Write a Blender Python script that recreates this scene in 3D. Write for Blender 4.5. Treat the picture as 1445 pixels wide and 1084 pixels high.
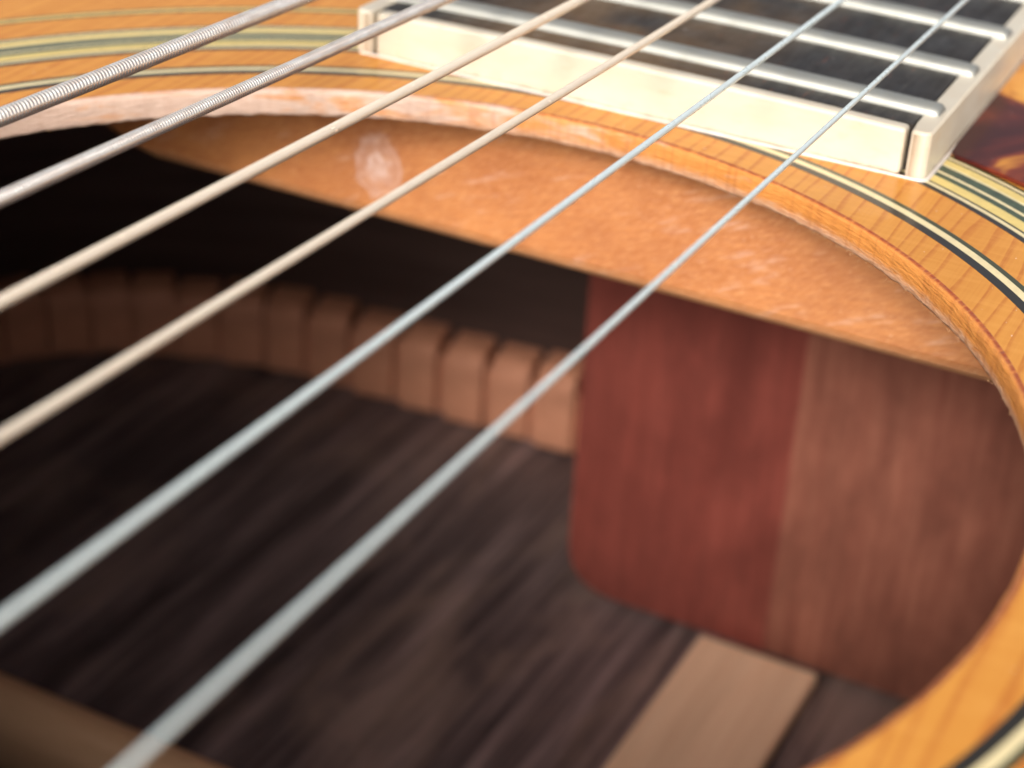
import bpy, math, random
from mathutils import Vector, Matrix
random.seed(7)
for o in list(bpy.data.objects): bpy.data.objects.remove(o)
scene = bpy.context.scene
COL = scene.collection
R = math.radians

# ------------------------------------------------------------------ camera, sky, sun, exposure
def look(az, pitch, roll):
    f = Vector((math.cos(az)*math.cos(pitch), math.sin(az)*math.cos(pitch), -math.sin(pitch)))
    r = f.cross(Vector((0, 0, 1))).normalized(); d = f.cross(r)
    c, s = math.cos(roll), math.sin(roll)
    r2 = r*c - d*s; d2 = r*s + d*c
    return r2, -d2, -f
cam_data = bpy.data.cameras.new('camera')
cam = bpy.data.objects.new('camera', cam_data); COL.objects.link(cam)
rx, uy, bz = look(0.45482554, 0.51187776, 0.05765825)
m = Matrix((( rx.x, uy.x, bz.x), (rx.y, uy.y, bz.y), (rx.z, uy.z, bz.z))).to_4x4()
m.translation = Vector((-0.08980, -0.06138, 0.05886))
cam.matrix_world = m
cam_data.sensor_width = 36.0
cam_data.lens = 36.0*2557.883/1445.0
cam_data.clip_start = 0.005; cam_data.clip_end = 50
cam_data.dof.use_dof = True
cam_data.dof.focus_distance = 0.137
cam_data.dof.aperture_fstop = 31.0
scene.camera = cam

SUN_EL, SUN_AZ = R(31), R(187)          # azimuth of the sun measured from +x towards +y
world = bpy.data.worlds.new('World'); scene.world = world; world.use_nodes = True
wn = world.node_tree.nodes; wl = world.node_tree.links
sky = wn.new('ShaderNodeTexSky'); sky.sky_type = 'NISHITA'; sky.sun_disc = False
sky.sun_elevation = SUN_EL; sky.sun_rotation = R(90) - SUN_AZ
sky.dust_density = 9.0; sky.air_density = 0.6; sky.ozone_density = 0.6
bg = wn['Background']; bg.inputs['Strength'].default_value = 0.15
hs = wn.new('ShaderNodeHueSaturation'); hs.inputs['Saturation'].default_value = .45   # thin bright cloud
wl.new(sky.outputs[0], hs.inputs['Color']); wl.new(hs.outputs[0], bg.inputs['Color'])
sl = bpy.data.lights.new('sun', 'SUN'); sl.energy = 1.0; sl.angle = R(10); sl.color = (1.0, 0.955, 0.91)
so = bpy.data.objects.new('sun', sl); COL.objects.link(so)
sd = Vector((math.cos(SUN_AZ)*math.cos(SUN_EL), math.sin(SUN_AZ)*math.cos(SUN_EL), math.sin(SUN_EL)))
so.rotation_euler = sd.to_track_quat('Z', 'Y').to_euler(); so.location = sd*2
vs = scene.view_settings
vs.view_transform = 'Standard'; vs.look = 'None'; vs.exposure = 0.45; vs.gamma = 1; vs.use_curve_mapping = False

# ------------------------------------------------------------------ material helper
class NT:
    def __init__(s, name):
        s.m = bpy.data.materials.new(name); s.m.use_nodes = True
        s.t = s.m.node_tree; s.b = s.t.nodes['Principled BSDF']
        s.co = s.t.nodes.new('ShaderNodeTexCoord').outputs['Object']
    def n(s, typ, **kw):
        nd = s.t.nodes.new(typ)
        for k, v in kw.items(): setattr(nd, k, v)
        return nd
    def link(s, a, b): s.t.links.new(a, b)
    def val(s, sock, v):
        if hasattr(v, 'is_output') or isinstance(v, bpy.types.NodeSocket): s.link(v, sock)
        elif v is not None: sock.default_value = v
    def mapping(s, scale=(1, 1, 1), loc=(0, 0, 0), rot=(0, 0, 0), src=None):
        if any(rot):                                          # turn first, then stretch
            mr = s.n('ShaderNodeMapping'); s.link(src or s.co, mr.inputs[0]); mr.inputs['Rotation'].default_value = rot
            src = mr.outputs[0]; rot = (0, 0, 0)
        mp = s.n('ShaderNodeMapping'); s.link(src or s.co, mp.inputs[0])
        mp.inputs['Scale'].default_value = scale; mp.inputs['Location'].default_value = loc
        mp.inputs['Rotation'].default_value = rot
        return mp.outputs[0]
    def noise(s, vec=None, scale=1.0, detail=4, rough=.55, dist=0.0):
        nd = s.n('ShaderNodeTexNoise'); s.link(vec or s.co, nd.inputs['Vector'])
        nd.inputs['Scale'].default_value = scale; nd.inputs['Detail'].default_value = detail
        nd.inputs['Roughness'].default_value = rough; nd.inputs['Distortion'].default_value = dist
        return nd.outputs['Fac']
    def vor(s, vec=None, scale=1.0, feat='F1'):
        nd = s.n('ShaderNodeTexVoronoi', feature=feat); s.link(vec or s.co, nd.inputs['Vector'])
        nd.inputs['Scale'].default_value = scale
        return nd.outputs['Distance']
    def ramp(s, fac, stops, interp='LINEAR'):
        r = s.n('ShaderNodeValToRGB'); r.color_ramp.interpolation = interp
        e = r.color_ramp.elements
        while len(e) < len(stops): e.new(0.5)
        for el, (p, c) in zip(e, stops):
            el.position = p
            el.color = (c, c, c, 1) if isinstance(c, (int, float)) else (*c, 1)
        s.link(fac, r.inputs[0]); return r.outputs[0]
    def mix(s, f, a, b, mode='MIX'):
        nd = s.n('ShaderNodeMix', data_type='RGBA', blend_type=mode)
        s.val(nd.inputs[0], f)
        for i, v in ((6, a), (7, b)):
            if isinstance(v, tuple): nd.inputs[i].default_value = (*v[:3], 1)
            else: s.link(v, nd.inputs[i])
        return nd.outputs[2]
    def math(s, op, a, b=0.0, c=None, clamp=False):
        nd = s.n('ShaderNodeMath', operation=op); nd.use_clamp = clamp
        s.val(nd.inputs[0], a); s.val(nd.inputs[1], b)
        if c is not None: s.val(nd.inputs[2], c)
        return nd.outputs[0]
    def xyz(s, vec=None):
        nd = s.n('ShaderNodeSeparateXYZ'); s.link(vec or s.co, nd.inputs[0]); return nd.outputs
    def bump(s, h, strength=.3, dist=.0001, normal=None):
        nd = s.n('ShaderNodeBump'); nd.inputs['Strength'].default_value = strength
        nd.inputs['Distance'].default_value = dist*.001;      # dist is in millimetres
        s.link(h, nd.inputs['Height'])
        if normal: s.link(normal, nd.inputs['Normal'])
        return nd.outputs[0]
    def out(s, color=None, rough=.5, metal=0.0, normal=None, coat=0, coat_rough=.08, spec=None, coat_normal=None):
        b = s.b
        if isinstance(color, tuple): color = (*color[:3], 1)
        s.val(b.inputs['Base Color'], color); s.val(b.inputs['Roughness'], rough); s.val(b.inputs['Metallic'], metal)
        if normal: s.link(normal, b.inputs['Normal'])
        s.val(b.inputs['Coat Weight'], coat); s.val(b.inputs['Coat Roughness'], coat_rough)
        if coat_normal: s.link(coat_normal, b.inputs['Coat Normal'])
        if spec is not None: s.val(b.inputs['Specular IOR Level'], spec)
        return s.m

def mat_spruce():
    n = NT('lacquered_amber_spruce'); x, y, z = n.xyz()
    wob = n.noise(n.mapping((.02, .15, .1)), 1.0, 3)
    yy = n.math('ADD', y, n.math('MULTIPLY', wob, 5.0))
    ph = n.math('MULTIPLY', yy, 1/1.55)
    fr = n.math('FRACT', ph)
    fine2 = n.noise(n.mapping((.05, 4.5, 1), loc=(0, 3, 0)), 1.0, 3, .6)
    line = n.ramp(fr, [(0, 0.0), (.66, .04), (.90, 1.0), (.96, .8), (1, 0.0)])
    streak = n.noise(n.mapping((.35, 6.0, 1)), 1.0, 5, .65)
    line = n.math('MULTIPLY', line, n.ramp(streak, [(.3, .45), (.65, 1.0)]))
    broad = n.noise(n.mapping((.03, .18, .1)), 1.0, 3)
    base = n.mix(broad, (.50, .200, .030), (.66, .300, .060))
    base = n.mix(n.math('MULTIPLY', line, .72), base, (.36, .080, .014))
    base = n.mix(n.ramp(fine2, [(.40, .16), (.55, 0)]), base, (.46, .15, .025))
    silk = n.noise(n.mapping((1.4, .22, 1)), 1.0, 3)          # medullary silk across the grain
    base = n.mix(n.ramp(silk, [(.45, 0), (.75, .22)]), base, (.78, .40, .10))
    micro = n.noise(n.mapping((.5, 14, 1)), 1.0, 4)
    cb = n.bump(n.math('ADD', n.math('MULTIPLY', line, -.5), n.noise(n.mapping((.12, .5, 1)), 1, 3)), .09, .12)
    return n.out(base, .42, normal=n.bump(micro, .12, .03), coat=.28, coat_rough=.07, coat_normal=cb, spec=.1)

def mat_lip():
    n = NT('raw_sawn_spruce_edge'); x, y, z = n.xyz()
    ang = n.math('ARCTAN2', y, x)                             # place round the hole
    cv = n.n('ShaderNodeCombineXYZ'); n.link(n.math('MULTIPLY', ang, 50), cv.inputs[0]); n.link(n.math('MULTIPLY', z, 1.0), cv.inputs[1])
    v = cv.outputs[0]
    fib = n.noise(n.mapping((.9, 5.0, 1), src=v), 1.0, 5, .65)
    blot = n.noise(n.mapping((.16, .7, 1), src=v), 1.0, 4, .6, .6)
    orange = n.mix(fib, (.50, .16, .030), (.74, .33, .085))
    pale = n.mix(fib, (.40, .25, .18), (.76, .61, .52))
    # bass half pale from rubbed lacquer and painted light, treble half still amber
    wear_and_light = n.math('ADD', n.math('MULTIPLY', ang, .75), n.math('MULTIPLY', n.math('SUBTRACT', blot, .5), 2.4))
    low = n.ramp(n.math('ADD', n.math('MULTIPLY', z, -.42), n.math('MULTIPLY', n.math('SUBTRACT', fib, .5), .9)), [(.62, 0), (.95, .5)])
    wear_and_light = n.math('MAXIMUM', n.ramp(wear_and_light, [(-.0, 0), (.12, .25), (.5, .9)]), low)
    c = n.mix(wear_and_light, orange, pale)
    tick = n.ramp(n.noise(n.mapping((.12, 1.15, .04)), 1.0, 4, .75), [(.50, 0), (.62, .32), (.68, .1)])
    c = n.mix(n.math('MULTIPLY', tick, n.ramp(ang, [(.0, 1), (.5, .3)])), c, (.33, .085, .025))
    # ragged red-brown line of old lacquer on the very rim
    rr = n.math('SQRT', n.math('ADD', n.math('MULTIPLY', x, x), n.math('MULTIPLY', y, y)))
    rim = n.ramp(n.math('ABSOLUTE', n.math('SUBTRACT', rr, 50.40)), [(.08, 1), (.26, 0)])
    dots = n.ramp(n.noise(n.mapping((1.3, .0, 1), src=v), 1.0, 3, .7), [(.34, .15), (.52, 1)])
    rm = n.math('MULTIPLY', n.math('MULTIPLY', rim, dots), n.ramp(ang, [(.0, .9), (.45, .15)]))
    c = n.mix(rm, c, (.24, .035, .012))
    h = n.math('ADD', fib, n.noise(n.mapping((.5, 2, 1), src=v), 1, 3))
    return n.out(c, n.ramp(wear_and_light, [(0, .32), (.5, .6)]), normal=n.bump(h, .8, .22), coat=.15, coat_rough=.25)

def mat_brace():
    n = NT('raw_orange_brace_wood'); x, y, z = n.xyz()
    g = n.noise(n.mapping((1, .35, 3.5), rot=(R(12), 0, 0)), 1.0, 6, .75)
    blot = n.noise(n.mapping((1, .09, .16)), 1.0, 3, .5)
    c = n.mix(n.ramp(blot, [(.3, 0), (.7, 1)]), (.41, .135, .036), (.60, .235, .070))
    c = n.mix(n.ramp(g, [(.3, .75), (.62, 0)]), c, (.34, .095, .028))
    diag = n.noise(n.mapping((1, .6, 7.5), rot=(R(33), 0, 0)), 1.0, 6, .75)  # saw scratches
    c = n.mix(n.ramp(diag, [(.48, 0), (.66, .5)]), c, (.86, .46, .21))
    # pale smudge of old glue near the bass side
    dy = n.math('SUBTRACT', y, 26.3); dz = n.math('MULTIPLY', n.math('SUBTRACT', z, -12.2), .8)
    d = n.math('SQRT', n.math('ADD', n.math('MULTIPLY', dy, dy), n.math('MULTIPLY', dz, dz)))
    d = n.math('ADD', d, n.math('MULTIPLY', n.math('SUBTRACT', n.noise(None, .8, 4, .6), .5), 2.2))
    sm = n.ramp(n.math('MULTIPLY', d, .22), [(0, .55), (.18, .75), (.34, .30), (.44, .22), (.54, .42), (.62, .05), (.7, 0)])
    sm = n.math('MULTIPLY', sm, n.ramp(n.noise(None, 1.3, 5, .7), [(.32, .25), (.6, .9)]))
    c = n.mix(sm, c, (.80, .66, .62))
    sc = n.ramp(n.noise(n.mapping((1, .5, 3.0), loc=(2, 5, 0), rot=(R(25), 0, 0)), .35, 4, .6), [(.60, 0), (.70, .35)])
    c = n.mix(sc, c, (.74, .50, .38))
    edge = n.ramp(n.math('MULTIPLY', z, -.05), [(.83, 0), (.87, .35)])
    c = n.mix(edge, c, (.62, .36, .20))
    fine = n.noise(n.mapping((5, 5, 8)), 1.0, 4, .8)
    spark = n.ramp(n.noise(n.mapping((4, 2.0, 7), rot=(R(33), 0, 0)), 1.0, 2, .5), [(.70, 0), (.76, .45)])  # small bright glints painted into the wood colour
    c = n.mix(spark, c, (1.0, .82, .60))
    nb = n.bump(fine, .5, .10, n.bump(diag, .5, .16))
    return n.out(c, .42, normal=nb, spec=.6)

def mat_plainwood(name, a, b, scale=(3, .06, .06), rough=.6, dark=None, lines=.3, bump=.3, coat=0.0):
    n = NT(name)
    g = n.noise(n.mapping(scale), 1.0, 6, .65)
    bl = n.noise(n.mapping(tuple(s*.25 for s in scale), loc=(3, 1, 7)), 1.0, 3)
    c = n.mix(n.ramp(g, [(.32, 0), (.68, 1)]), a, b)
    c = n.mix(n.ramp(bl, [(.35, lines), (.6, 0)]), c, dark or tuple(v*.45 for v in a))
    return n.out(c, rough, normal=n.bump(g, bump, .15), coat=coat, coat_rough=.3)

def mat_rosewood(name):
    n = NT(name)
    g = n.noise(n.mapping((.015, .33, .33)), 1.0, 6, .7, .5)
    fine = n.noise(n.mapping((.06, 1.6, 1.6)), 1.0, 4, .7)
    bl = n.noise(n.mapping((.03, .07, .07), loc=(5, 3.2, 0)), 1.0, 4, .6, .5)
    c = n.mix(n.ramp(g, [(.36, 0), (.5, .35), (.66, 1)]), (.040, .027, .028), (.30, .205, .195))
    c = n.mix(n.ramp(fine, [(.4, .4), (.6, 0)]), c, (.024, .015, .015))
    c = n.mix(n.ramp(bl, [(.49, 0), (.70, .5)]), c, (.33, .215, .17))
    return n.out(c, .5, normal=n.bump(fine, .3, .15))

def mat_mahogany(name, a, b):
    n = NT(name)
    g = n.noise(n.mapping((.8, .8, .05)), 1.0, 6, .7, .3)
    bl = n.noise(n.mapping((.14, .14, .075), loc=(2, 9, 1)), 1.0, 5, .65)
    c = n.mix(n.ramp(g, [(.3, 0), (.7, 1)]), a, b)
    c = n.mix(n.ramp(bl, [(.35, .55), (.62, 0)]), c, tuple(v*.5 for v in a))
    return n.out(c, .5, normal=n.bump(g, .25, .2))

def mat_cream():
    n = NT('aged_cream_plastic')
    bl = n.noise(n.mapping((.12, .1, .3)), 1.0, 4, .6)
    st = n.noise(n.mapping((.5, .35, .8), loc=(4, 2, 0)), 1.0, 3)
    c = n.mix(n.ramp(bl, [(.35, 0), (.7, 1)]), (.61, .56, .45), (.56, .485, .37))
    c = n.mix(n.ramp(st, [(.60, 0), (.78, .4)]), c, (.60, .38, .20))
    x, y, z = n.xyz()
    scr = n.noise(n.mapping((.8, .25, 7)), 1.0, 4, .7)
    c = n.mix(n.ramp(scr, [(.60, 0), (.72, .25)]), c, (.52, .40, .26))
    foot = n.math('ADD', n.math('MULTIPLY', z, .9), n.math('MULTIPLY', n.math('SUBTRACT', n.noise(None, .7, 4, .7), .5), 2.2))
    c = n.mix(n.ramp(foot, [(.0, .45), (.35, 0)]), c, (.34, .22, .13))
    return n.out(c, .30, normal=n.bump(n.noise(None, 3, 3), .08, .05), coat=.3, coat_rough=.12)

def mat_ebony():
    n = NT('worn_ebony'); x, y, z = n.xyz()
    st = n.noise(n.mapping((.12, 3.2, 1)), 1.0, 5, .7)
    c = n.mix(n.ramp(st, [(.35, 0), (.7, 1)]), (.010, .009, .009), (.040, .034, .030))
    br = n.noise(n.mapping((.09, .07, 1), loc=(.45, .1, 0)), 1.0, 3)
    yb = n.ramp(n.math('MULTIPLY', n.math('ADD', y, 30), 1/60), [(.28, 0), (.45, 1), (.72, 1), (.85, 0)])
    c = n.mix(n.math('MULTIPLY', n.ramp(br, [(.30, 0), (.48, .85)]), yb), c, (.12, .072, .034))
    # short rusty pores running with the strings
    po = n.noise(n.mapping((.35, 5.0, 1), loc=(11, 0, 0)), 1.0, 2, .5)
    c = n.mix(n.ramp(po, [(.70, 0), (.74, .8)]), c, (.20, .065, .035))
    ro = n.ramp(n.noise(n.mapping((.3, .6, 1)), 1, 4), [(.3, .35), (.7, .6)])
    return n.out(c, ro, normal=n.bump(st, .6, .05), spec=.35)

def mat_tortoise():
    n = NT('tortoiseshell_plastic')
    g = n.noise(n.mapping((.050, .085, 1), loc=(1.5, 1.15, 0), rot=(0, 0, R(25))), 1.0, 3, .55, 1.0)
    c = n.ramp(g, [(.34, (.040, .005, .004)), (.46, (.085, .012, .007)), (.53, (.20, .035, .010)), (.60, (.60, .26, .035)), (.74, (.78, .46, .10))])
    y = n.xyz()[1]
    near = n.ramp(n.math('ADD', n.math('ADD', n.math('MULTIPLY', y, .16), 5.0), n.math('MULTIPLY', n.math('SUBTRACT', g, .5), 2.5)), [(.35, 0), (.75, .85)])
    c = n.mix(near, c, (.62, .27, .06))
    return n.out(c, .3, coat=.12, coat_rough=.08, spec=.15, normal=n.bump(n.noise(None, .6, 3), .03, .1))

def mat_metal(name, col, rough=.3, metal=1.0, tint=None, grime=.25):
    n = NT(name)
    v = n.noise(n.mapping((.5, 2, 2)), 1.0, 4, .6)
    c = n.mix(n.ramp(v, [(.35, grime), (.65, 0)]), col, tint or tuple(k*.5 for k in col))
    return n.out(c, n.ramp(v, [(.3, rough*1.25), (.7, rough*.85)]), metal=metal)

def mat_flat(name, col, rough=.4, coat=.3, var=.25):
    n = NT(name)
    v = n.noise(None, .9, 4, .65)
    return n.out(n.mix(n.ramp(v, [(.35, var), (.65, 0)]), col, tuple(k*.45 for k in col)), rough, coat=coat, coat_rough=.08)

M = dict(
    spruce=mat_spruce(), lip=mat_lip(), brace=mat_brace(), rosewood=mat_rosewood('dark_rosewood'),
    sidewood=mat_plainwood('bent_side_rosewood', (.050, .030, .027), (.125, .078, .066), (.02, .02, .35), lines=.3, bump=.1),
    red=mat_mahogany('red_mahogany', (.180, .036, .025), (.285, .068, .048)),
    brown=mat_mahogany('brown_mahogany', (.22, .066, .042), (.38, .142, .090)),
    kerf=mat_plainwood('kerfing_cedar', (.54, .225, .125), (.66, .30, .18), (.3, .3, .9)),
    strip=mat_plainwood('pale_strip_spruce', (.80, .49, .31), (.90, .60, .40), (.06, 1.2, 1), lines=.2),
    backbrace=mat_plainwood('brace_spruce', (.66, .37, .20), (.78, .48, .28), (1, .05, 1), lines=.2),
    under=mat_plainwood('raw_spruce', (.42, .24, .12), (.56, .34, .18), (.05, 1.2, 1)),
    cream=mat_cream(), ebony=mat_ebony(), tort=mat_tortoise(),
    fret=mat_metal('nickel_fret_wire', (.39, .40, .37), .46, metal=.6, tint=(.40, .39, .33), grime=.5),
    bronze=mat_metal('worn_bronze_winding', (1.0, .96, .89), .20, metal=.74, tint=(.62, .42, .30), grime=.4),
    copper=mat_metal('fresh_bronze_winding', (1.0, .88, .71), .22, metal=.46, tint=(.92, .70, .52), grime=.25),
    steel=mat_metal('plain_steel', (.88, 1.0, .98), .28, metal=.4, tint=(.65, .68, .70), grime=.3),
    black=mat_flat('black_inlay', (.020, .016, .010)), olive=mat_flat('dark_olive_inlay', (.050, .055, .022)),
    green=mat_flat('smoky_green_inlay', (.060, .088, .045), var=.8), pale=mat_flat('pale_cream_inlay', (.76, .64, .36)),
    yellow=mat_flat('yellow_cream_inlay', (.72, .55, .18)), gum=mat_flat('clear_lacquer_bead', (.75, .66, .58), .2, .8),
    dust=mat_flat('white_dust', (.85, .8, .75), .7, 0), fibre=mat_flat('loose_wood_fibre', (.50, .28, .13), .6, 0),
)

# ------------------------------------------------------------------ mesh helpers (all coordinates in millimetres)
guitar = bpy.data.objects.new('guitar', None); COL.objects.link(guitar)
guitar.scale = (.001, .001, .001); guitar.empty_display_size = 50
guitar['label'] = 'acoustic guitar seen close across its round soundhole, amber top, cream-bound ebony fingerboard and six strings'
guitar['category'] = 'guitar'

def part(name, verts, faces, mat, parent=None, label=None, smooth=False, kind=None, bevel=0, autosmooth=None):
    me = bpy.data.meshes.new(name); me.from_pydata([tuple(v) for v in verts], [], faces)
    me.materials.append(mat)
    o = bpy.data.objects.new(name, me); COL.objects.link(o); o.parent = parent or guitar
    if smooth: me.polygons.foreach_set('use_smooth', [True]*len(me.polygons))
    me.update()
    if label: o['label'] = label
    if kind: o['kind'] = kind
    if bevel:
        b = o.modifiers.new('bevel', 'BEVEL'); b.width = bevel; b.segments = 3; b.limit_method = 'ANGLE'
        b.angle_limit = R(30)
        me.polygons.foreach_set('use_smooth', [True]*len(me.polygons))
        b.harden_normals = True
    return o

def prism(poly, z0, z1):
    """closed prism over a counter-clockwise xy polygon; z0/z1 numbers or functions of (x, y)"""
    f0 = z0 if callable(z0) else (lambda x, y: z0); f1 = z1 if callable(z1) else (lambda x, y: z1)
    n = len(poly)
    v = [(x, y, f0(x, y)) for x, y in poly] + [(x, y, f1(x, y)) for x, y in poly]
    f = [tuple(range(n-1, -1, -1)), tuple(range(n, 2*n))]
    f += [(i, (i+1) % n, n+(i+1) % n, n+i) for i in range(n)]
    return v, f

def extrude_y(prof, ys, shape=None):
    """profile of (x, z) points swept along y; shape(y) -> (dx, scale_z) optional"""
    v = []; n = len(prof)
    for y in ys:
        for x, z in prof:
            if shape: x, z = shape(x, z, y)
            v.append((x, y, z))
    f = []
    for k in range(len(ys)-1):
        for i in range(n):
            j = (i+1) % n
            f.append((k*n+i, k*n+j, (k+1)*n+j, (k+1)*n+i))
    f += [tuple(range(n-1, -1, -1)), tuple(range((len(ys)-1)*n, len(ys)*n))]
    return v, f

def annulus(r0, r1, z, a0=0, a1=360, n=360):
    v = []; f = []
    closed = abs(a1-a0-360) < 1e-6
    m_ = n if closed else n+1
    for i in range(m_):
        a = R(a0+(a1-a0)*i/n); c, s = math.cos(a), math.sin(a)
        v += [(r0*c, r0*s, z), (r1*c, r1*s, z), (r1*c, r1*s, z-.12), (r0*c, r0*s, z-.12)]
    for i in range(n):
        a, b = i*4, ((i+1) % m_)*4
        f += [(a, a+1, b+1, b), (a+1, a+2, b+2, b+1), (a+3, a, b, b+3)]
    return v, f

def catmull(pts, k=10):
    out = []; n = len(pts)
    for i in range(n):
        p0, p1, p2, p3 = (Vector(pts[(i+j-1) % n]) for j in range(4))
        for s in range(k):
            t = s/k
            out.append(.5*((2*p1)+(-p0+p2)*t+(2*p0-5*p1+4*p2-p3)*t*t+(-p0+3*p1-3*p2+p3)*t**3))
    return out

# ------------------------------------------------------------------ body
half = [(157, 0), (155.5, 30), (153.5, 55), (149.5, 80), (143, 105), (124, 130), (96, 143), (60, 143), (20, 136), (-20, 133),
        (-70, 145), (-130, 176), (-190, 195), (-250, 190), (-305, 155), (-337, 90), (-345, 0)]
outline = half + [(x, -y) for x, y in half[-2:0:-1]]
outl = catmull(outline, 8)
for _ in range(25):
    outl = [(outl[i-1]+outl[i]*2+outl[(i+1) % len(outl)])/4 for i in range(len(outl))]
def ray_outline(a):
    d = Vector((math.cos(a), math.sin(a)))
    best = 0
    for i in range(len(outl)):
        p, q = outl[i], outl[(i+1) % len(outl)]; e = q-p
        den = d.x*e.y-d.y*e.x
        if abs(den) < 1e-9: continue
        t = (p.x*e.y-p.y*e.x)/den; u = (p.x*d.y-p.y*d.x)/den
        if t > 0 and -1e-6 <= u <= 1+1e-6: best = max(best, t)
    return best
TOP = 2.45          # thickness of the soundboard at the hole
NA = 360
v = []; f = []
for i in range(NA):
    a = 2*math.pi*i/NA; ro = ray_outline(a)
    for z in (0, -TOP):
        for t in (0, .06, .2, 1):
            r = 50.55+(ro-50.55)*t; v.append((r*math.cos(a), r*math.sin(a), z))
for i in range(NA):
    a, b = i*8, ((i+1) % NA)*8
    for k in range(3):
        f.append((a+k, a+k+1, b+k+1, b+k)); f.append((a+4+k, b+4+k, b+5+k, a+5+k))
    f.append((a+3, a+7, b+7, b+3)); f.append((a, b, b+4, a+4))
top = part('soundboard', v, f, M['spruce'])
# rim of the hole: its own ring, slightly rounded at the top, hand-sawn uneven wall
prof = [(50.55, 0.004), (50.38, -.02), (50.2, -.09), (50.07, -.22), (50.0, -.45), (50.02, -.9), (50.0, -1.4), (50.06, -1.9), (50.1, -2.3), (50.2, -TOP-.05), (50.55, -TOP-.05)]
v = []; f = []; NR = 1080; P = len(prof)
from mathutils import noise as mnoise
for i in range(NR):
    a = 2*math.pi*i/NR
    for k, (r, z) in enumerate(prof):
        w = 0 if k in (0, P-1) else mnoise.noise(Vector((math.cos(a)*28, math.sin(a)*28, z*1.5)))*.07 + mnoise.noise(Vector((math.cos(a)*90, math.sin(a)*90, z*3)))*.035
        zz = z + (mnoise.noise(Vector((math.cos(a)*60, math.sin(a)*60, 5)))*.12 if k > 7 else 0)
        v.append(((r+w)*math.cos(a), (r+w)*math.sin(a), zz))
for i in range(NR):
    a, b = i*P, ((i+1) % NR)*P
    for k in range(P-1): f.append((a+k, b+k, b+k+1, a+k+1))
lip = part('soundhole_edge', v, f, M['lip'], smooth=True, label='sawn rim of the soundhole, pale from rubbing and painted-in light on the bass side, amber on the treble side')
# loose fibres on the lower corner of the rim
v = []; f = []
for i in range(170):
    a = random.gauss(-28, 14) if random.random() < .7 else random.uniform(-50, 60)
    a = R(a); r = 50.1+random.uniform(-.05, .1); z = -TOP+random.uniform(-.25, .15)
    L = random.uniform(.1, .42); w = random.uniform(.012, .03)
    t = Vector((-math.sin(a), math.cos(a), 0)); inn = Vector((-math.cos(a), -math.sin(a), 0))
    d = (t*random.uniform(-1, 1)+inn*random.uniform(.1, .6)+Vector((0, 0, random.uniform(-.5, .3)))).normalized()
    p = Vector((r*math.cos(a), r*math.sin(a), z)); s = d.cross(Vector((0, 0, 1))).normalized()*w; up = Vector((0, 0, w))
    mid = p+d*L*.5+Vector((0, 0, random.uniform(-.06, .06))); end = p+d*L
    b = len(v); v += [p-s, p+s, p+up, mid-s, mid+s, mid+up, end]
    f += [(b, b+1, b+4, b+3), (b+1, b+2, b+5, b+4), (b+2, b, b+3, b+5), (b+3, b+4, b+6), (b+4, b+5, b+6), (b+5, b+3, b+6)]
part('loose_wood_fibres', v, f, M['fibre'], kind='stuff')

# back and sides
def floor_z(x, y): return -99.9 + y*y*.0006
ins = [p*0.985 for p in outl]
v = []; f = []
for i in range(NA):
    a = 2*math.pi*i/NA; ro = ray_outline(a)
    for t in (0, .25, .5, .75, 1):
        r = ro*t; x, y = r*math.cos(a), r*math.sin(a)
        v += [(x, y, floor_z(x, y)), (x, y, floor_z(x, y)-2.5)]
for i in range(NA):
    a, b = i*10, ((i+1) % NA)*10
    for k in range(4):
        f.append((a+2*k, a+2*k+2, b+2*k+2, b+2*k)); f.append((a+2*k+1, b+2*k+1, b+2*k+3, a+2*k+3))
    f.append((a+8, a+9, b+9, b+8))
part('back', v, f, M['rosewood'])
v = []; f = []; n = len(outl)
for i in range(n):
    p = outl[i]; q = outl[(i+1) % n]; o_ = outl[i-1]; t = (q-o_).normalized(); nn = Vector((t.y, -t.x))
    if nn.dot(p) > 0: nn = -nn
    pi = p+nn*2.6
    v += [(p.x, p.y, -.1), (p.x, p.y, floor_z(*p)-.3), (pi.x, pi.y, floor_z(*pi)-.3), (pi.x, pi.y, -TOP+.3)]
for i in range(n):
    a, b = i*4, ((i+1) % n)*4
    f += [(a, b, b+1, a+1), (a+2, b+2, b+3, a+3), (a+1, b+1, b+2, a+2), (a+3, b+3, b, a)]
part('side', v, f, M['sidewood'], smooth=True)

# kerfed lining along the joint of back and side: one tooth at a time
def side_pt(s, sign):
    """inner wall position & inward normal at arc parameter s (mm from centre line) """
    acc = 0; pts = [Vector((p.x, p.y)) for p in outl]
    seq = [pts[i] for i in range(0, 60)] if sign > 0 else [pts[-i] for i in range(0, 60)]
    for a, b in zip(seq, seq[1:]):
        L = (b-a).length
        if acc+L >= s:
            t = (b-a)/L; p = a+t*(s-acc); nn = Vector((t.y, -t.x))
            if nn.dot(p) > 0: nn = -nn
            return p+nn*2.6, t, nn
        acc += L
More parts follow.
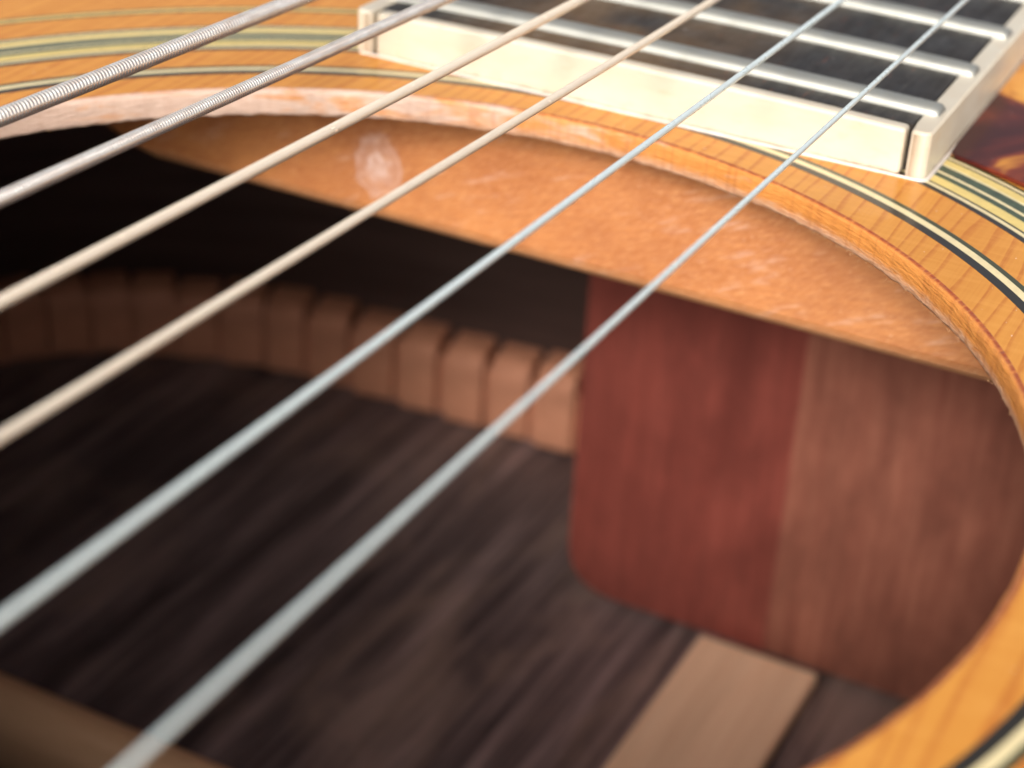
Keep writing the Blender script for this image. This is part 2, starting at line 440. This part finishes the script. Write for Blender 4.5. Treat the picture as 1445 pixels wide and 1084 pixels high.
# neat tooth: local x along the wall, local y inward, z up
tp = [(0, 0), (6.7, 0), (6.9, 3), (6.8, 11.2), (6.4, 13.2), (4.6, 14.3), (0, 14.6)]
tv = []
for xx in (-3.3, 3.3): tv += [(xx, y, z) for y, z in tp]
k = len(tp)
tf = [tuple(range(k-1, -1, -1)), tuple(range(k, 2*k))]+[(i, (i+1) % k, k+(i+1) % k, k+i) for i in range(k)]
tme = None
back_lining = {}
for sign in (1, -1):
    web = bpy.data.objects.new('kerfed_lining', None); COL.objects.link(web); web.parent = guitar
    web['label'] = 'row of orange kerfing blocks along the foot of the ' + ('bass' if sign > 0 else 'treble') + ' side'
    bt = []
    for j in range(15):
        s = 38 + j*8.35
        p, t, nn = side_pt(s, sign)
        if tme is None:
            tme = bpy.data.meshes.new('kerfing_block'); tme.from_pydata(tv, [], tf); tme.materials.append(M['kerf'])
        o = bpy.data.objects.new('kerfing_block', tme); COL.objects.link(o); o.parent = web
        ang = math.atan2(-nn.x, nn.y)
        o.location = (p.x, p.y, floor_z(p.x, p.y)+.55+random.uniform(-.2, .3)); o.rotation_euler = (0, 0, ang+R(random.uniform(-1, 1)))
        o.scale = (random.uniform(.96, 1.02), random.uniform(.97, 1.03), random.uniform(.97, 1.03)*(1-.016*j))
        b = o.modifiers.new('bevel', 'BEVEL'); b.width = .22; b.segments = 2
        bt.append((p, nn))
    # thin web that ties the blocks together behind the saw cuts
    v = []; f = []
    for p, nn in bt:
        for d in (0.0, 4.6):
            q = p+nn*d
            z = floor_z(q.x, q.y); v += [(q.x, q.y, z+.02), (q.x, q.y, z+10.6)]
    for i in range(len(bt)-1):
        a, b = i*4, i*4+4
        f += [(a, b, b+1, a+1), (a+2, a+3, b+3, b+2), (a+1, b+1, b+3, a+3)]
    part('lining_web', v, f, M['kerf'], web)

# brace under the top, just past the hole
prof = [(56.0, -2.5), (56.0, -16.6), (56.25, -17.4), (57.0, -18.15), (58.2, -18.5), (65.5, -18.5), (67, -17.5), (67, -2.5)]
ys = [-75+i*2.5 for i in range(61)]
def scal(x, z, y):
    k = 1 if abs(y) < 55 else max(.25, 1-((abs(y)-55)/20)**1.5*.75)
    return x+mnoise.noise(Vector((0, y*.08, z*.1)))*.12, -2.45+(z+2.45)*k
v, f = extrude_y(prof, ys, scal)
part('top_brace', v, f, M['brace'], smooth=False, label='broad orange brace glued under the top at the neck end of the soundhole')
# neck block: two tones of mahogany, glued face to face
def rpoly(pts, rads, seg=6):
    out = []; n = len(pts)
    for i in range(n):
        p0, p1, p2 = Vector(pts[i-1]), Vector(pts[i]), Vector(pts[(i+1) % n]); r = rads[i]
        if r <= 0: out.append(tuple(p1)); continue
        a = p1+(p0-p1).normalized()*r; b = p1+(p2-p1).normalized()*r
        for s in range(seg+1):
            t = s/seg; q = (1-t)**2*a+2*t*(1-t)*p1+t*t*b; out.append(tuple(q))
    return out
def slab_x(yz, x0, x1):
    n = len(yz); v = [(x0, y, z) for y, z in yz]+[(x1, y, z) for y, z in yz]
    f = [tuple(range(n)), tuple(range(2*n-1, n-1, -1))]+[(i, n+i, n+(i+1) % n, (i+1) % n) for i in range(n)]
    return v, f
yz = rpoly([(-4.3, -2.5), (27.0, -2.5), (27.0, -98.8), (-4.3, -98.8)], [0, 0, 8, 0])
v, f = slab_x(yz, 113.0, 152)
nb = part('neck_block', v, f, M['red'], label='red mahogany half of the neck block')
yz = rpoly([(-52, -2.5), (-4.32, -2.5), (-4.32, -98.7), (-52, -98.7)], [0, 0, 0, 5])
v, f = slab_x(yz, 113.05, 151.8)
part('neck_block', v, f, M['brown'], label='lighter brown half of the neck block on the treble side')

# back strip and back brace
v, f = prism([(47, -13.2), (111.2, -13.2), (111.2, 4.6), (47, 4.6)], lambda x, y: floor_z(x, y)-.2, lambda x, y: floor_z(x, y)+2.0)
part('back_strip', v, f, M['strip'], bevel=.6)
prof = [(37.5, -102), (37.5, -92), (38.3, -89.5), (40, -88.2), (42, -87.8), (44, -88.2), (45.6, -89.5), (46.3, -92), (46.3, -102)]
ys = [-135+i*5 for i in range(55)]
v, f = extrude_y(prof, ys, lambda x, z, y: (x, z if abs(y) < 95 else z-(abs(y)-95)*.2))
part('back_brace', v, f, M['backbrace'], smooth=True)

# ------------------------------------------------------------------ rosette: every line of inlay is a ring of its own
rings = [(54.3, 55.2, 'black'), (55.2, 55.95, 'pale'), (55.95, 56.5, 'olive'),
         (60.95, 61.6, 'black'), (61.6, 62.05, 'pale'), (62.05, 62.3, 'black'), (62.3, 63.55, 'yellow'), (63.55, 64.3, 'green'),
         (64.3, 64.68, 'pale'), (64.68, 65.85, 'green'), (65.85, 66.15, 'pale'), (66.15, 67.15, 'yellow'), (67.15, 67.4, 'black'), (67.4, 67.8, 'pale'), (67.8, 68.2, 'olive'),
         (72.7, 73.1, 'olive'), (73.1, 73.75, 'yellow'), (73.75, 74.1, 'olive')]
cname = dict(black='black', pale='pale cream', olive='dark olive', green='smoky green', yellow='yellow cream')
rose = bpy.data.objects.new('rosette', None); COL.objects.link(rose); rose.parent = guitar
for r0, r1, c in rings:
    v, f = annulus(r0+.004, r1-.004, .018)
    part('inlay_ring', v, f, M[c], rose, label=cname[c]+' inlay ring', smooth=False)

# ------------------------------------------------------------------ fingerboard
XE, HW, TB, YC = 54.46, 28.41, 4.56, -.30
TAP = .0152
def hw(x): return HW-(x-XE)*TAP
fb = bpy.data.objects.new('fingerboard', None); COL.objects.link(fb); fb.parent = guitar
XN = 504
crown = lambda y: TB - (y-YC)**2*.00045
xs = [XE+1.62, 110, 200, 350, XN]; v = []; f = []
NY = 12
for x in xs:
    h = hw(x)-2.05
    for j in range(NY+1):
        y = YC-h+2*h*j/NY; v.append((x, y, crown(y)))
    v += [(x, YC+h, .03), (x, YC-h, .03)]
K = NY+3
for i in range(len(xs)-1):
    for j in range(K):
        a, b = i*K+j, i*K+(j+1) % K; f.append((a, b, b+K, a+K))
f += [tuple(range(K)), tuple(range(len(xs)*K-1, (len(xs)-1)*K-1, -1))]
part('ebony_board', v, f, M['ebony'], fb)
# end binding
h = hw(XE)-2.25; pts = [(XE, YC-h), (XE+1.55, YC-h), (XE+1.55, YC+h), (XE, YC+h)]
poly = [(XE, YC+h-2*h*j/12) for j in range(13)] + [(XE+1.58, YC-h+2*h*j/12) for j in range(13)]
v, f = prism(poly, .02, lambda x, y: crown(y)+.03)
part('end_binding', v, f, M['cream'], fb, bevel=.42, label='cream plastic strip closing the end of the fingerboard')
for sg in (1, -1):
    y0 = lambda x: YC+sg*(hw(x)-2.0); y1 = lambda x: YC+sg*hw(x)
    # plan: inner edge, outer edge, corner rounded at the front
    X0 = XE-.12
    pl = [(XN, y0(XN)), (XE+2.4, y0(XE)), (XE+1.1, y0(XE)+sg*.12), (X0+.1, y0(XE)+sg*.22), (X0, y0(XE)+sg*.5), (X0, y1(XE)-sg*.55), (X0+.18, y1(XE)-sg*.18), (X0+.55, y1(XE)), (XN, y1(XN))]
    if sg < 0: pl = pl
    else: pl = pl[::-1]
    pl = pl[::-1]
    v, f = prism(pl, .015, TB-.22)
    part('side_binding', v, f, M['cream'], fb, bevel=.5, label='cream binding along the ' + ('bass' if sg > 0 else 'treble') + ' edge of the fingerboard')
# thin bead of lacquer where the end meets the top
v = []; f = []; seg = 8; path = []
for j in range(41): path.append((XE-.02, YC+HW-.6-(2*HW-1.2)*j/40))
path += [(XE+.02, YC-HW+.25), (XE+.25, YC-HW+.02), (XE+1, YC-HW-.05), (XE+8, YC-HW-.03), (XE+40, YC-HW+.5)]
for i, (x, y) in enumerate(path):
    rr = .17+.07*mnoise.noise(Vector((x*.3, y*.6, 0)))
    p0 = Vector(path[max(0, i-1)]); p1 = Vector(path[min(len(path)-1, i+1)]); t = (p1-p0).normalized(); nn = Vector((t.y, -t.x))
    for s in range(seg):
        a = 2*math.pi*s/seg; v.append((x+nn.x*rr*1.3*math.cos(a), y+nn.y*rr*1.3*math.cos(a), .02+rr*math.sin(a)))
for i in range(len(path)-1):
    for s in range(seg): f.append((i*seg+s, i*seg+(s+1) % seg, (i+1)*seg+(s+1) % seg, (i+1)*seg+s))
part('lacquer_bead', v, f, M['gum'], fb, smooth=True)
# frets
X20 = XE+5.43
SC = 645.2
pos = lambda n: SC*(1-2**(-n/12))
def fret_mesh(h):
    prof = [(-1.22, 0), (-1.2, .30), (-1.06, .58), (-.78, .76), (-.3, .84), (.3, .84), (.78, .76), (1.06, .58), (1.2, .30), (1.22, 0)]
    K = len(prof); ys = [-h, -h+.08, -h+.28, -h+.6]+[-h+1.2+(2*h-2.4)*j/12 for j in range(13)]+[h-.6, h-.28, h-.08, h]
    sc = [.35, .7, .9, 1]+[1]*13+[1, .9, .7, .35]
    v = []
    for y, s in zip(ys, sc):
        zc = TB-y*y*.00045
        w = .62+.38*s
        for x, z in prof: v.append((x*w, y, zc-.05+z*s))
    f = []
    for i in range(len(ys)-1):
        for k in range(K-1): f.append((i*K+k, i*K+k+1, (i+1)*K+k+1, (i+1)*K+k))
    f += [tuple(range(K-1, -1, -1)), tuple(range((len(ys)-1)*K, len(ys)*K))]
    return v, f
for nfr in range(20, 0, -1):
    x = X20+pos(20)-pos(nfr)
    v, f = fret_mesh(hw(x)-.55)
    o = part('fret', v, f, M['fret'], fb, smooth=True); o.location = (x, YC, 0)
# neck and nut beyond the body
v = []; f = []
for x in (150, 200, 350, 506):
    h = hw(x)-.05
    for s in range(17):
        a = math.pi*s/16; v.append((x, YC+h*math.cos(a), .0-19*math.sin(a)))
for i in range(3):
    for s in range(16): f.append((i*17+s, (i+1)*17+s, (i+1)*17+s+1, i*17+s+1))
    f.append((i*17, i*17+16, (i+1)*17+16, (i+1)*17))
f += [tuple(range(17)), tuple(range(4*17-1, 3*17-1, -1))]
part('neck', v, f, M['red'], smooth=False)
v, f = prism([(504.2, YC-21.6), (509, YC-21.6), (509, YC+21.6), (504.2, YC+21.6)], 0.1, 8.0)
part('nut', v, f, M['cream'], bevel=.5)

# ------------------------------------------------------------------ pickguard
yb = lambda x: YC-hw(x)-.2
pg = []
for i in range(41):                                        # inner arc beside the rosette, from the treble waist back to the board
    a = R(-97+(-30.2+97)*i/40); pg.append((68.35*math.cos(a), 68.35*math.sin(a)))
pg = pg[:-1]
pg += [(60.3, -31.3), (60.9, -29.6), (62.0, yb(62)-.15), (64.5, yb(64)), (80, yb(80)), (100, yb(100)), (112, yb(112)), (116, -31), (117, -36), (112, -55), (98, -78), (70, -101), (35, -112), (5, -112), (-12, -98), (-16, -84), (-14, -74)]
v, f = prism(pg, .03, .45)
part('pickguard', v, f, M['tort'], bevel=.3, label='tortoiseshell pickguard beside the fingerboard')

# ------------------------------------------------------------------ strings
H0, HX, SP, SY = 10.918, -.0211, 9.968, -.552
XB = -146.0
def sy(i, x): return SY+(i-3.5)*SP*(1-x*.0265/50)
def sz(x): return H0+HX*x
def string(i, rad, pitch, mat, label, amp=.0, sides=12, per=7):
    xs = []
    x = XB
    while x < -62: xs.append(x); x += 6 if not pitch else 1.0
    if pitch:
        st = pitch/per
        x = -62
        while x < 106: xs.append(x); x += st
    else:
        while x < 106: xs.append(x); x += 2
    while x < 506: xs.append(x); x += 6
    v = []; n = sides
    for x in xs:
        cy, cz = sy(i, x), sz(x)
        for s in range(n):
            a = 2*math.pi*s/n
            r = rad
            if pitch and -62 <= x < 106:
                ph = (x/pitch + s/n) % 1.0
                r = rad - amp + amp*math.sqrt(max(0.0, 1-(2*ph-1)**2))
            v.append((x, cy+r*math.cos(a), cz+r*math.sin(a)))
    f = []
    for k in range(len(xs)-1):
        b = k*n
        for s in range(n): f.append((b+s, b+(s+1) % n, b+n+(s+1) % n, b+n+s))
    part('string', v, f, M[mat], smooth=True, label=label)
string(6, .69, .36, 'bronze', 'thickest wound bass string, farthest from the viewer', .18, 16, 9)
string(5, .55, .29, 'bronze', 'second thickest wound string', .145, 14, 9)
string(4, .425, .22, 'copper', 'wound string of bright bronze, third from the bass side', .08, 12, 8)
string(3, .35, .16, 'copper', 'thin finely wound bronze string, fourth from the bass side', .05, 10, 7)
string(2, .27, None, 'steel', 'plain steel string, second from the treble side')
string(1, .215, None, 'steel', 'thinnest plain steel string, nearest the viewer')

# bridge behind the viewpoint, where the strings end
v, f = prism([(-168, -76), (-140, -76), (-140, 76), (-168, 76)], .03, 9.0)
br = part('bridge', v, f, M['ebony'], bevel=2)
v, f = prism([(-149, -38), (-146.2, -38), (-146.2, 38), (-149, 38)], 9.01, 13.95)
part('saddle', v, f, M['cream'], br, bevel=.5)

# ------------------------------------------------------------------ dust on the lacquer, guard and board
v = []; f = []
def speck(x, y, z, s):
    b = len(v); a0 = random.uniform(0, 6)
    for k in range(5):
        a = a0+2*math.pi*k/5; rr = s*random.uniform(.6, 1.2); v.append((x+rr*math.cos(a), y+rr*math.sin(a), z))
    v.append((x, y, z+s*.7)); [f.append((b+k, b+(k+1) % 5, b+5)) for k in range(5)]
for _ in range(420):
    a = R(random.uniform(-100, 80)); r = random.uniform(51, 95)
    x, y = r*math.cos(a), r*math.sin(a)
    inb = x > XE-.5 and abs(y-YC) < HW+.3
    if inb:
        if abs(y-YC) < HW-2.5 and x > XE+2: speck(x, y, crown(y)+.0, random.uniform(.02, .06))
        continue
    speck(x, y, (.45 if (r > 69 and y < -31) else .018), random.uniform(.02, .06))
part('dust_specks', v, f, M['dust'], kind='stuff')
